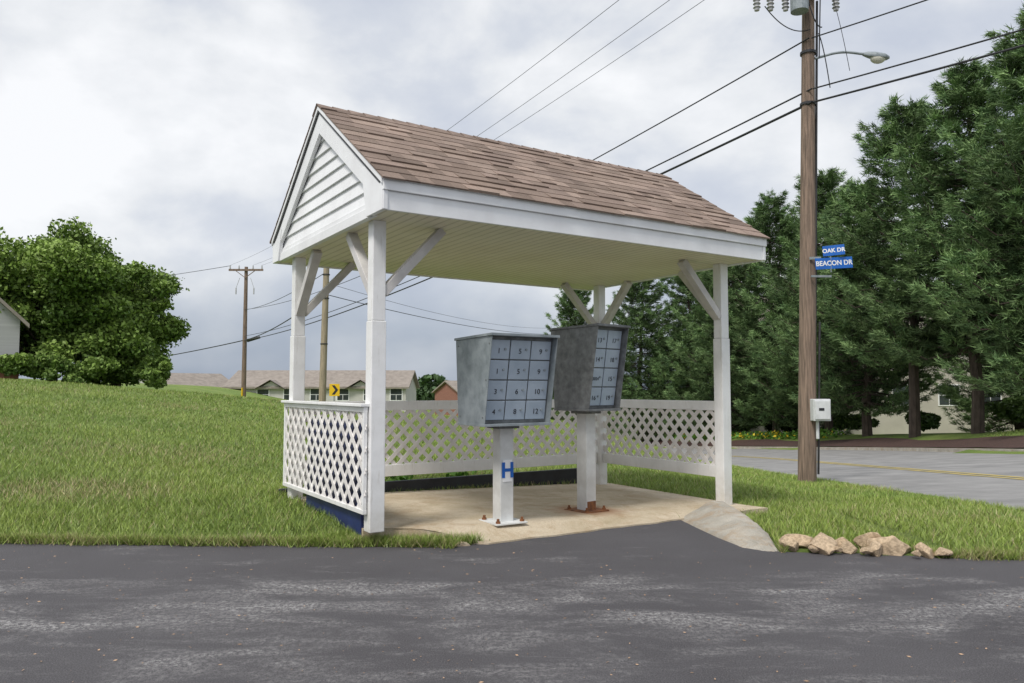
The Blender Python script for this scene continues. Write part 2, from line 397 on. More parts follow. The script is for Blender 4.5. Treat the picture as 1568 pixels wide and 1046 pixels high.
n=52000;X=rng.uniform(-7.5,6.5,n);Y=edgeY(X)+rng.normal(size=n)*.035+.03+.03*np.sin(X*11)*np.sin(X*4.3)
k=~hard(X,Y,.0)&offrock(X,Y);X=X[k];Y=Y[k];n=len(X)
P2,C2=blades(X,Y,.022+.055*rng.random(n)*(.6+.4*np.sin(X*7)**2),.0032*(.7+.6*rng.random(n)),.22+.2*np.sin(X*2.3)**2,.92,1.3)
n=26000;lx=rng.uniform(-.75,.95,n);ly=rng.uniform(-.55,.35,n);X,Y=loc2w(lx,ly);k=~hard(X,Y,.0)&(Y>edgeY(X)-.02);X=X[k];Y=Y[k];n=len(X)
P3,C3=blades(X,Y,.03+.06*rng.random(n),.0032*(.7+.6*rng.random(n)),np.full(n,.08),1.0,1.1)
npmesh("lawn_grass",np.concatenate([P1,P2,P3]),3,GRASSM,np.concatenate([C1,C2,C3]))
def leafquads(cen,size,colr,elong=1.6,up=None):
    n=len(cen);u=rng.normal(size=(n,3));u/=np.linalg.norm(u,axis=1)[:,None]
    r=rng.normal(size=(n,3));v=np.cross(u,r);v/=np.linalg.norm(v,axis=1)[:,None]+1e-9
    sz=(size*(.6+.8*rng.random(n)))[:,None];q=np.zeros((n,4,3))
    q[:,0]=cen-u*sz*elong*.5;q[:,1]=cen+v*sz*.5;q[:,2]=cen+u*sz*elong*.5;q[:,3]=cen-v*sz*.5
    C=np.ones((n,4,4));C[:,:,:3]=colr[:,None,:];return q.reshape(-1,3),C.reshape(-1,4)
cs=[]
for (x,y) in[(1.0,2.45),(1.35,2.5),(.7,2.4),(2.1,2.5)]:
    wx,wy=loc2w(x,y);cs.append(np.array([wx,wy,float(ground(wx,wy))+.10])+rng.normal(size=(60,3))*[.09,.09,.05])
cs=np.concatenate(cs);q,C=leafquads(cs,np.full(len(cs),.06),np.array([.16,.34,.045])*(.6+.7*rng.random((len(cs),1))));npmesh("weeds",q,4,LEAFM,C)
n=3200;X=rng.uniform(-7,7,n);Y=rng.uniform(1.6,5.9,n);k=(Y<edgeY(X)-.02);X=X[k];Y=Y[k];n=len(X)
cen=np.stack([X,Y,np.full(n,.005)],1);u=rng.random(n)*6.28;l=.003+.010*rng.random(n)**2
q=np.zeros((n,4,3));du=np.stack([np.cos(u),np.sin(u),0*u],1)*l[:,None];dv=np.stack([-np.sin(u),np.cos(u),0*u+.3],1)*l[:,None]*.4
q[:,0]=cen-du;q[:,1]=cen-dv;q[:,2]=cen+du;q[:,3]=cen+dv
C=np.ones((n,4,4));C[:,:,:3]=(np.array([.46,.31,.20])*(.4+.9*rng.random((n,1))))[:,None,:];npmesh("leaf_litter",q.reshape(-1,3),4,LEAFM,C.reshape(-1,4))
# ------------------------------------------------------------------ shelter
SH=empty("mail_shelter",(OX,OY,0),ANG)
PX=3.84;PY=2.0;ZS=2.50
posts=[(0,0),(PX,0),(0,PY),(PX,PY)]
for i,(x,y) in enumerate(posts):
    zb=.125-.03*x-.01
    b=B();b.mm((x-.06,y-.06,zb),(x+.06,y+.06,1.72));b.mm((x-.054,y-.054,1.722),(x+.054,y+.054,ZS));b.obj("post_%d"%(i+1),WHITE,SH,.006)
    b=B()
    sx=1 if x==0 else -1;sy=1 if y==0 else -1
    L=.50
    for d in((sx,0),(0,sy)):
        o_=.045;p=(x+d[0]*o_,y+d[1]*o_,ZS-L-.06);q_=(x+d[0]*(L+.06),y+d[1]*(L+.06),ZS-.012)
        b.beam(p,q_,.085,.07)
    b.obj("brace_%d"%(i+1),BRACE,SH,.004)
X0,X1,Y0,Y1,YR=-.15,3.985,-.46,2.40,.985;ZE,ZR=2.72,3.70
b=B();b.mm((X0+.02,Y0+.02,ZS),(X1-.02,Y1-.02,ZS+.02));b.obj("soffit",SOFF,SH)
b=B()
for y,sg in((Y0,1),(Y1,-1)):
    b.mm((X0+.03,min(y,y+sg*.025),ZS-.012),(X1-.03,max(y,y+sg*.025),2.628))
    yo=y-sg*.022;b.mm((X0-.004,min(yo,yo+sg*.045),2.63),(X1+.004,max(yo,yo+sg*.045),2.705))
    yo=y-sg*.034;b.mm((X0-.006,min(yo,yo+sg*.05),2.706),(X1+.006,max(yo,yo+sg*.05),2.722))
b.obj("fascia",TRIM,SH,.003)
for gi,(xg,sg) in enumerate(((X0,-1),(X1,1))):
    b=B()
    z=2.60;e=.115;xw=xg-sg*.055
    while z<ZR-.2:
        z2=min(z+e,ZR-.14)
        def yl(zz): return Y0+(zz-ZE+.06)/(ZR-ZE)*(YR-Y0)
        def yr(zz): return Y1-(zz-ZE+.06)/(ZR-ZE)*(Y1-YR)
        a0,a1=max(Y0+.03,yl(z)),min(Y1-.03,yr(z));c0,c1=max(Y0+.03,yl(z2)),min(Y1-.03,yr(z2))
        k=len(b.v);xo=xw+sg*.020
        b.v+=[(xo,a0,z),(xo,a1,z),(xw,c1,z2+.004),(xw,c0,z2+.004),(xw,a0,z-.001),(xw,a1,z-.001)]
        b.f+=[(k,k+1,k+2,k+3),(k,k+4,k+5,k+1)]
        z+=e
    b.obj("gable_siding_%d"%(gi+1),TRIM,SH)
    b=B();
    fn=lambda a,c,t: (t,a,c)
    W_=.20
    for (ya,yb) in((Y0-.01,YR),(Y1+.01,YR)):
        za=ZE-.01;zb_=ZR-.002;b.prism([(ya,za),(yb,zb_),(yb,zb_-W_*1.22),(ya,za-W_*1.1)],fn,xg,xg-sg*.035)
        b.prism([(ya,za+.018),(yb,zb_+.016),(yb,zb_-.035),(ya,za-.035)],fn,xg+sg*.018,xg-sg*.001)
    b.prism([(Y0+.001,ZS-.012),(Y0+.30,ZS-.012),(Y0+.42,2.88),(Y0+.3,2.90),(Y0+.001,2.70)],fn,xg+sg*.006,xg-sg*.03)
    b.prism([(Y1-.001,ZS-.012),(Y1-.20,ZS-.012),(Y1-.30,2.80),(Y1-.001,2.66)],fn,xg+sg*.006,xg-sg*.03)
    b.mm((min(xg-sg*.012,xg-sg*.06),Y0+.24,ZS-.012),(max(xg-sg*.012,xg-sg*.06),Y1-.18,2.565))
    b.mm((min(xg-sg*.028,xg-sg*.07),Y0+.24,2.567),(max(xg-sg*.028,xg-sg*.07),Y1-.18,2.612))
    b.obj("rake_trim_%d"%(gi+1),TRIM,SH,.003)
b=B();fn=lambda a,c,t:(t,a,c)
b.prism([(Y0-.02,ZE+.0),(YR,ZR),(Y1+.02,ZE+.0),(Y1-.05,ZE-.03),(YR,ZR-.06),(Y0+.05,ZE-.03)],fn,X0-.01,X1+.01);b.obj("roof_deck",DARK,SH)
v=[];f=[];cl=[]
for side in(0,1):
    ye=Y0-.045 if side==0 else Y1+.045;p0=Vector((0,ye,ZE-.012));p1=Vector((0,YR,ZR+.010));d=(p1-p0);SL=d.length;d.normalize()
    nr=Vector((0,-d.z,d.y)) if side==0 else Vector((0,d.z,-d.y))
    if nr.z<0: nr=-nr
    e=SL/13
    for i in range(13):
        x=X0-.025-random.random()*.12
        while x<X1+.02:
            w=random.choice([.16,.22,.30,.33,.12]);xa=max(x,X0-.025);xb=min(x+w,X1+.025);x+=w
            if xb-xa<.01: continue
            th=random.choice([.009,.010,.018]);s0=i*e-random.choice([0,0,.006]);s1=min((i+1)*e+.012,SL)
            k=len(v)
            base=random.choice([(.30,.225,.185),(.26,.195,.158),(.34,.26,.215),(.28,.21,.175),(.21,.155,.125)]);j=random.uniform(.86,1.12)
            for (ss_,hh) in((s0,th),(s1,.004)):
                for xx in(xa,xb-.002):
                    for o_ in(0,1): q=p0+d*ss_+nr*(hh if o_ else -.004);v.append((xx,q.y,q.z));cl.append((base[0]*j,base[1]*j,base[2]*j,1))
            f+=[(k+1,k+3,k+7,k+5),(k,k+1,k+5,k+4),(k+2,k+6,k+7,k+3),(k,k+2,k+3,k+1)]
x=X0-.03
while x<X1+.02:
    xb=min(x+.16,X1+.03);k=len(v);c=random.uniform(.85,1.1)
    for xx,dz in((x,.022),(xb+.02 if xb<X1 else xb,.014)):
        for yo,zo in((-.12,-.083),(0,0),(.12,-.083)): v.append((xx,YR+yo,ZR+zo+dz));cl.append((.28*c,.21*c,.175*c,1))
    f+=[(k,k+3,k+4,k+1),(k+1,k+4,k+5,k+2)];x+=.145
mesh("shingle_roof",v,f,SHING,SH,col=cl)
def lattice(name,a,bb,z0,z1,top,bot,off,mat=LATT,side=0.0,per=.138,sw=.042):
    a=Vector((a[0],a[1],0));bb=Vector((bb[0],bb[1],0));u=(bb-a).normalized();W=(bb-a).length;nn=Vector((off[0],off[1],0))
    b=B();H0=z0+bot*.5;H1=z1-top*.5;H=H1-H0
    for sgn,lay in((1,-.0035),(-1,.0035)):
        c=-H
        while c<W+H:
            if sgn==1: t0=max(0,-c);t1=min(H,W-c);P_=lambda t:(c+t,H0+t)
            else: t0=max(0,c+H-W);t1=min(H,c+H);P_=lambda t:(c+H-t,H0+t)
            if t1-t0>.02:
                (x0,za),(x1,zb)=P_(t0),P_(t1)
                p=a+u*x0+nn*lay;q=a+u*x1+nn*lay;p.z=za;q.z=zb
                x=(q-p).normalized();y=nn.normalized();z=x.cross(y);R=Matrix((x,y,z)).transposed();b.box((p+q)/2,((q-p).length,.0066,sw),R)
            c+=per
    b.obj(name+"_lattice",mat,SH)
    b=B()
    def rail(zz0,zz1,th):
        p=a.copy();q=bb.copy();p.z=q.z=(zz0+zz1)/2;x=u;y=nn.normalized();z=x.cross(y);R=Matrix((x,y,z)).transposed();b.box((p+q)/2,(W,th,zz1-zz0),R)
    rail(z0,z0+bot,.034);rail(z1-top,z1,.034)
    if side:
        for e_ in(a+u*side/2,bb-u*side/2):
            c_=e_.copy();c_.z=(z0+z1)/2;R=Matrix((u,nn,u.cross(nn))).transposed();b.box(c_,(side-.001,.030,z1-z0-.004),R)
    b.obj(name+"_rails",WHITE,SH,.003)
lattice("left_panel",(-.085,-.02),(-.085,2.08),.25,1.06,.04,.035,(1,0),side=.035,per=.165,sw=.040)
lattice("back_panel",(.065,PY),(PX-.065,PY),.28,1.07,.10,.12,(0,1),per=.150)
lattice("right_panel",(PX,.065),(PX,PY-.065),.28,1.07,.10,.12,(1,0),per=.150)
b=B();b.mm((-.13,-.03,1.062),(-.06,2.09,1.085));b.obj("left_panel_cap",WHITE,SH,.003)
b=B();b.mm((-.1,2.19,-.1),(4.0,2.24,.20));e=b.obj("landscape_edging",BLK,None,.01);e.location=(OX,OY,0);e.rotation_euler=(0,0,ANG)
b=B();b.box((-.0,.0,.0),(.035,1.35,.86));b.box((.02,0,.43),(.02,1.35,.03));b.box((.02,0,-.43),(.02,1.35,.03))
o=b.obj("blue_board",NAVY,None,.004);wx,wy=loc2w(-.035,.80);o.location=(wx,wy,.50);o.rotation_euler=(0,math.radians(1),ANG)
# ------------------------------------------------------------------ cluster mailboxes
def text(s,name,loc,size,mat,parent,rot,ext=.0008):
    c=bpy.data.curves.new(name,'FONT');c.body=s;c.size=size;c.align_x='CENTER';c.align_y='CENTER';c.extrude=ext;c.materials.append(mat)
    o=bpy.data.objects.new(name,c);o.location=loc;o.rotation_euler=rot;return link(o,parent)
def mailbox(loc,rz,cols,w,d,zb,zt,side_mat,nums,over=.12,rusty=False,hletter=False):
    E=empty("cluster_mailbox",loc,rz);H=zt-zb
    b=B();b.mm((-.064,-.064,.0),(.064,.064,zb-.03));b.obj("pedestal",PEDM,E,.006)
    b=B();b.mm((-.15,-.15,.0),(.15,.15,.014))
    b.obj("base_plate",RUST if rusty else PEDM,E,.003)
    b=B()
    for sx in(-.115,.115):
        for sy in(-.115,.115): b.cyl((sx,sy,.012),(sx,sy,.05),.012,n=6);b.cyl((sx,sy,.014),(sx,sy,.03),.02,n=6)
    b.obj("bolts",RUST,E)
    if rusty:
        b=B();b.box((.0,-.066,.05),(.11,.006,.09));b.box((.066,0,.04),(.006,.1,.06));b.obj("rust_patch",RUST,E)
    yf=-d/2;yb=d/2
    prof=[(yf-over,zt),(yf,zb),(yb-.03,zb),(yb+.02,zt-.012)]
    b=B();fn=lambda a,c,x:(x,a,c)
    for x in(-w/2,w/2-.006): b.prism(prof,fn,x,x+.006)
    b.obj("side_panels",side_mat,E,.001)
    b=B()
    for (ya,za) in((yf-over*.9+.03,zt-.06),(yf+.03,zb+.05),(yb-.03,zt-.06),(yb-.06,zb+.05),(yf-over*.45+.03,(zb+zt)/2)): b.cyl((-w/2-.004,ya,za),(-w/2+.001,ya,za),.007,n=8)
    b.obj("rivets",GALVD,E)
    b=B()
    b.prism([(yf-over-.012,zt+.001),(yb+.03,zt-.010),(yb+.03,zt+.010),(yf-over-.012,zt+.022)],fn,-w/2-.012,w/2+.012)
    b.prism([(yb-.03,zb),(yb+.02,zt-.012),(yb+.012,zt-.012),(yb-.038,zb)],fn,-w/2+.006,w/2-.006)
    b.prism([(yf-.01,zb-.022),(yb-.03,zb-.022),(yb-.03,zb-.001),(yf-.01,zb-.001)],fn,-w/2-.006,w/2+.006)
    b.obj("shell",side_mat,E,.002)
    b=B();b.mm((-.10,-.10,zb-.05),(.10,.10,zb-.023));b.obj("mount",GALVD,E,.002)
    def sh(p): h=(p[2]-zb)/H;return (p[0],p[1]-over*h,p[2])
    yr=yf+.075
    b=B();b.mm((-w/2+.007,yr,zb+.001),(w/2-.007,yr+.01,zt-.002));b.v=[sh(p) for p in b.v];b.obj("door_frame",GALVD,E)
    b=B();lk=B();rows=4;hw=(w-.03)/cols;hh=(H-.045)/rows;k=0
    for r in range(rows):
        for c in range(cols):
            xc=-w/2+.015+hw*(c+.5);zc=zt-.022-hh*(r+.5)
            b.mm((xc-hw/2+.005,yr-.012,zc-hh/2+.005),(xc+hw/2-.005,yr-.001,zc+hh/2-.005))
            y_=sh((0,yr-.012,zc))[1];h_=math.atan(over/H)
            lk.cyl((xc+hw*.26,y_-.010,zc+hh*.02),(xc+hw*.26,y_+.003,zc+hh*.02),.010,n=12)
            tx=nums[k%len(nums)];sz=.060 if len(tx)<3 else .042
            zl=zc-hh*.08;y2=sh((0,yr-.012,zl))[1]
            text(tx,"door_number",(xc-hw*.02,y2-.0022,zl),sz,INK,E,(math.pi/2+h_,0,0));k+=1
    b.v=[sh(p) for p in b.v];b.obj("doors",DOORM,E,.004);lk.obj("locks",GALV,E)
    if hletter:
        b=B();b.mm((-.040,-.069,.34),(.045,-.0645,.52));b.obj("letter_plate",SIGNW,E)
        text("H","letter",(.003,-.0715,.43),.17,BLUE,E,(math.pi/2,0,0),.001).data.offset=.006
    return E
mailbox((-.075,6.47,.088),ANG-.02,3,.63,.48,.83,1.53,GALV,["1","5","9","1","5","9","3","6","10","4","8","12"],hletter=True)
mailbox((.70,7.27,.055),ANG+.14,2,.42,.48,.96,1.71,GALVD,["13","17","14","18","3024","15","16","19"],rusty=True)
# ------------------------------------------------------------------ utility pole (near)
E=empty("utility_pole",(5.73,15,-.70))
LX=.30/11.0
def px_(z): return (z+.0)*LX*.95
b=B();
for i in range(12): z0=i*12.3/12;z1=(i+1)*12.3/12;b.cyl((px_(z0),0,z0),(px_(z1),0,z1),.175-.006*i,.175-.006*(i+1),20)
b.obj("shaft",POLE,E,smooth=True)
b=B();zc=9.75;b.beam((-.1+px_(zc)-1.15,-.17,zc),(px_(zc)+.75,-.17,zc),.09,.11);b.beam((px_(11.6)-1.1,-.2,11.7),(px_(11.6)+1.1,-.2,11.7),.09,.11);b.obj("crossarm",POLE,E,.005)
b=B()
for dx in(-1.12,-.85,-.55,.45):
    x=px_(zc)+dx;b.cyl((x,-.24,zc-.36),(x,-.24,zc+.0),.05,.045,12)
    for k in range(4): b.cyl((x,-.24,zc-.30+k*.075),(x,-.24,zc-.275+k*.075),.075,.05,12)
for dx in(-1.05,0,1.05): x=px_(11.7)+dx;b.cyl((x,-.2,11.75),(x,-.2,11.95),.05,.03,12)
b.obj("insulators",PORC,E)
b=B();x=px_(9.5)
b.cyl((x-.32,-.38,9.3),(x-.32,-.38,9.85),.17,.17,18);b.cyl((x-.32,-.38,9.85),(x-.32,-.38,9.90),.18,.12,18);b.obj("transformer",GALV,E)
b=B();b.beam((.17,-.05,1.6),(px_(10)+.16,-.02,9.7),.035,.035);b.cyl((.185,-.10,.25),(px_(4)+.17,-.12,3.2),.022,.022,8)
for z in(7.55,8.6): b.cyl((px_(z),0,z),(px_(z),0,z+.05),.155,.155,20)
b.obj("conduit",DARK,E)
zb_=1.28
b=B();b.mm((.03,-.34,zb_),(.36,-.12,zb_+.42));b.mm((.05,-.37,zb_+.03),(.34,-.341,zb_+.39));b.cyl((.15,-.2,zb_-.35),(.15,-.2,zb_),.03);b.obj("meter_box",METER,E,.012)
b=B();b.mm((.12,-.376,zb_+.2),(.22,-.371,zb_+.25));b.obj("meter_label",INK,E)
LA=empty("street_lamp",(5.73+px_(8.5),14.95,7.82))
cu=bpy.data.curves.new("arm",'CURVE');cu.dimensions='3D';cu.bevel_depth=.025;sp=cu.splines.new('BEZIER');sp.bezier_points.add(2)
for bp,co in zip(sp.bezier_points,((.12,0,-.02),(.6,-.1,.06),(1.02,-.22,-.03))): bp.co=co;bp.handle_left_type=bp.handle_right_type='AUTO'
cu.materials.append(GALV);link(bpy.data.objects.new("arm",cu),LA)
b=B();secs=[(-.02,.03,.035),(.08,.06,.07),(.2,.10,.08),(.38,.115,.07),(.47,.07,.04),(.50,.01,.01)]
for i in range(len(secs)-1):
    k=len(b.v);n=14
    for (aa,ww,hh) in(secs[i],secs[i+1]):
        for j in range(n): t=2*math.pi*j/n;b.v.append((1.0+aa,-.22+ww*math.cos(t),-.04-aa*.15+hh*max(-.45,math.sin(t))))
    for j in range(n): b.f.append((k+j,k+(j+1)%n,k+n+(j+1)%n,k+n+j))
b.obj("head",GALV,LA,smooth=True)
bm=bmesh.new();bmesh.ops.create_uvsphere(bm,u_segments=16,v_segments=10,radius=1);m=bpy.data.meshes.new("lens");bm.to_mesh(m);bm.free();m.materials.append(LIGHTM)
o=bpy.data.objects.new("lens",m);o.scale=(.15,.095,.10);o.location=(1.27,-.22,-.12);link(o,LA)
SG=empty("street_name_sign",(6.07,14.78,3.62))
def blade(cx,cz,w,h,txt,rz,size):
    e=bpy.data.objects.new("blade",None);e.location=(cx,0,cz);e.rotation_euler=(0,math.radians(-4),rz);link(e,SG)
    b=B();b.mm((-w/2,-.004,-h/2),(w/2,.004,h/2));b.obj("plate",BLUE,e,.002)
    t=text(txt,"lettering",(0,-.0065,-.002),size,SIGNW,e,(math.pi/2,0,0));t.data.offset=.003
blade(.20,.02,.76,.22,"BEACON DR",.1,.132);blade(.20,.27,.40,.20,"OAK DR",-.25,.11)
b=B();b.beam((-.26,.04,.12),(-.05,.0,.12),.02,.05);b.cyl((.14,0,-.16),(.14,0,.15),.012);b.mm((-.25,-.02,-.26),(.14,.02,-.22));b.obj("bracket",GALV,SG)
# ------------------------------------------------------------------ far poles
def gz(x,y): return float(ground(x,y))
Q=(-21,60);zq=gz(*Q)
E=empty("utility_pole",(Q[0],Q[1],zq-.1));h=10.9-zq
b=B();b.cyl((0,0,0),(0,0,h),.19,.13,14);b.obj("shaft",POLE,E,smooth=True)
b=B();b.mm((-1.3,-.25,h-.35),(1.4,-.14,h-.2));b.beam((-.8,-.2,h-.3),(0,-.2,h-.9),.05,.05);b.beam((.8,-.2,h-.3),(0,-.2,h-.9),.05,.05);b.obj("crossarm",POLE,E)
b=B()
for dx in(-1.2,-.5,.6,1.3): b.cyl((dx,-.2,h-.2),(dx,-.2,h+.08),.07,.04,10)
for dx in(-.7,.7): b.cyl((dx,-.2,h-2.2),(dx,-.2,h-1.7),.05,.05,8);b.cyl((dx,-.2,h-1.7),(dx*.6,-.2,h-.9),.02,.02,6)
b.obj("insulators",PORC,E)
b=B();b.cyl((.3,-.25,h-5.85),(1.3,-.35,h-5.6),.14,.1,10);b.obj("splice_case",DARK,E)
b=B();b.cyl((-.05,-.2,0),(-.05,-.2,1.2),.07,.07,8);b.obj("guy_guard",SIGNY,E)
R_=(-8.66,35);zr_=gz(*R_);E=empty("utility_pole",(R_[0],R_[1],zr_-.1))
b=B();b.cyl((0,0,0),(.15,0,9.3),.165,.12,14);b.obj("shaft",POLE2,E,smooth=True)
b=B()
for z in(3,5.1,6.2): b.cyl((.0+z*.016,0,z),(z*.016,0,z+.05),.17,.17,12)
b.obj("bands",DARK,E)
CS=empty("chevron_sign",(-7.66,33,0));zg=gz(-7.66,33)
b=B();b.cyl((0,.03,zg-.1),(0,.03,1.4),.025);b.obj("sign_post",GALV,CS)
b=B();b.mm((-.2,-.004,.88),(.24,.004,1.40));b.obj("plate",SIGNY,CS,.002)
b=B();b.prism([(-.10,1.34),(.03,1.34),(.18,1.14),(.03,.94),(-.10,.94),(.05,1.14)],lambda a,c,t:(a,t,c),-.007,-.005);b.obj("chevron",INK,CS)
# ------------------------------------------------------------------ wires
def wires(name,lst):
    cu=bpy.data.curves.new(name,'CURVE');cu.dimensions='3D';cu.bevel_depth=1;cu.bevel_resolution=1;cu.materials.append(BLK)
    for p,q,sag,r in lst:
        n=28;sp=cu.splines.new('POLY');sp.points.add(n)
        for i in range(n+1):
            t=i/n;sp.points[i].co=(lerp(p[0],q[0],t),lerp(p[1],q[1],t),lerp(p[2],q[2],t)-sag*4*t*(1-t),1);sp.points[i].radius=r
    return link(bpy.data.objects.new(name,cu))
W=[]
for dx,dq,z in((-1.05,-1.2,11.2),(0.1,.6,11.15),(1.05,1.3,11.2)): W.append(((6.0+dx,14.8,z),(Q[0]+dq,59.8,10.9),.9,.007))
W+=[((5.93,14.8,7.12),(Q[0],59.8,5.3),.75,.017),((5.93,14.8,6.85),(Q[0],59.8,4.95),.7,.026),((5.9,14.8,8.15),(Q[0],59.8,7.4),1.1,.015)]
W+=[((5.95,14.8,7.12),(25,-9,7.9),.6,.015),((5.95,14.8,6.85),(25,-9,7.5),.55,.020),((5.95,14.8,8.15),(25,-9,9.2),.7,.013)]
W+=[((R_[0],35,5.55),(9,92,8.0),.9,.018),((R_[0],35,6.1),(9,92,9),1.2,.010),((R_[0],35,5.5),(Q[0],60,5.0),.3,.03)]
W+=[((Q[0]-1.2,60,10.9),(-70,80,10.5),.8,.02),((Q[0],60,5.0),(-60,95,3.5),.6,.04),((Q[0],60,7.4),(R_[0],35,6.5),.3,.016)]
W+=[((6.05,14.7,8.2),(6.25,14.7,7.1),-.15,.010),((6.1,14.7,8.9),(6.05,14.7,7.7),.0,.012),((5.75,14.6,9.2),(6.1,14.65,8.3),.25,.012),((6.1,14.6,9.4),(6.6,14.6,7.4),-.3,.006),((5.0,14.7,8.75),(5.9,14.75,8.3),.2,.010)]
wires("power_lines",W)
# ------------------------------------------------------------------ buildings
def house(name,cx,cy,w,d,zb,ze,zr,rz,wall,roof,wins,win_w=1.0,win_h=1.3,gables=0,base=None):
    E=empty(name,(cx,cy,0),rz)
    b=B();b.mm((-w/2,-d/2,zb),(w/2,d/2,ze));b.prism([(-d/2,ze),(d/2,ze),(0,zr-.15)],lambda a,c,t:(t,a,c),-w/2+.01,w/2-.01);b.obj("walls",wall,E)
    b=B();o_=.4
    s=(zr-ze)/(d/2)
    for sg in(-1,1): b.prism([(sg*(d/2+o_),ze-o_*s),(0,zr),(0,zr+.2),(sg*(d/2+o_),ze-o_*s+.2)],lambda a,c,t:(t,a,c),-w/2-o_,w/2+o_)
    for g in range(gables):
        gx_=-w/2+w*(g+.5)/gables;gw=1.7
        for sg in(-1,1):
            k=len(b.v);b.v+=[(gx_+sg*gw,-d/2-o_-.3,ze-.2),(gx_,-d/2-o_-.3,ze+.8),(gx_,-d/4,ze+.8),(gx_+sg*gw,-d/4,ze-.2)];b.f.append((k,k+1,k+2,k+3))
    b.obj("roof",roof,E)
    b=B();g=B()
    if gables:
        t_=B()
        for q in range(gables):
            gx_=-w/2+w*(q+.5)/gables;t_.prism([(gx_-1.5,ze-.25),(gx_+1.5,ze-.25),(gx_,ze+.65)],lambda a,c,t:(a,t,c),-d/2-.28,-d/2+.1)
        t_.obj("gable_fronts",wall,E)
    for (x,z,*r) in wins:
        ww=r[0] if r else win_w
        b.mm((x-ww/2-.1,-d/2-.06,z-win_h/2-.1),(x+ww/2+.1,-d/2+.02,z+win_h/2+.1))
        g.mm((x-ww/2,-d/2-.075,z-win_h/2),(x-.03,-d/2-.055,z-.03));g.mm((x+.03,-d/2-.075,z-win_h/2),(x+ww/2,-d/2-.055,z-.03))
        g.mm((x-ww/2,-d/2-.075,z+.03),(x+ww/2,-d/2-.055,z+win_h/2))
    if wins: b.obj("window_frames",SIGNW,E);g.obj("window_glass",GLASS,E)
    if base:
        b=B();b.mm((-w/2-.03,-d/2-.03,zb),(w/2+.03,d/2+.03,base));b.obj("foundation",BRICK,E)
    return E
house("townhouse_row",-21.3,88,19.5,9,-6,1.35,3.1,0,TAN,ROOFB,[(x,0.55,1.2) for x in np.arange(-8.7,9,2.9)],1.0,1.2,gables=2)
house("townhouse_row",-36.2,84,8.5,7,-6,1.2,2.7,.9,TAN,ROOFB,[(-2,.4),(1.5,.4)])
house("townhouse_row",-8,125,6,8,-6,.6,2.3,.6,BRICK,ROOFB,[(-1,.1)])
house("neighbour_house",-33.1,38.4,10,14,.4,4.6,11.5,math.radians(122.8),GREYS,ROOFB,[],base=2.1)
w_=[(x,z,1.7) for x in(-15,-12,-8.5,-4.5,-1,3,6.5,10,14) for z in(.6,5.2)]
house("townhouse_row",38,76,34,10,-4,7,10.5,-.15,TAN2,ROOFB,w_,1.7,1.8)
house("townhouse_row",54,58,16,10,-4,6,9.5,-.5,TAN2,ROOFB,[(x,z,1.4) for x in(-6,-2,2,6) for z in(.6,4.4)],1.4,1.5)
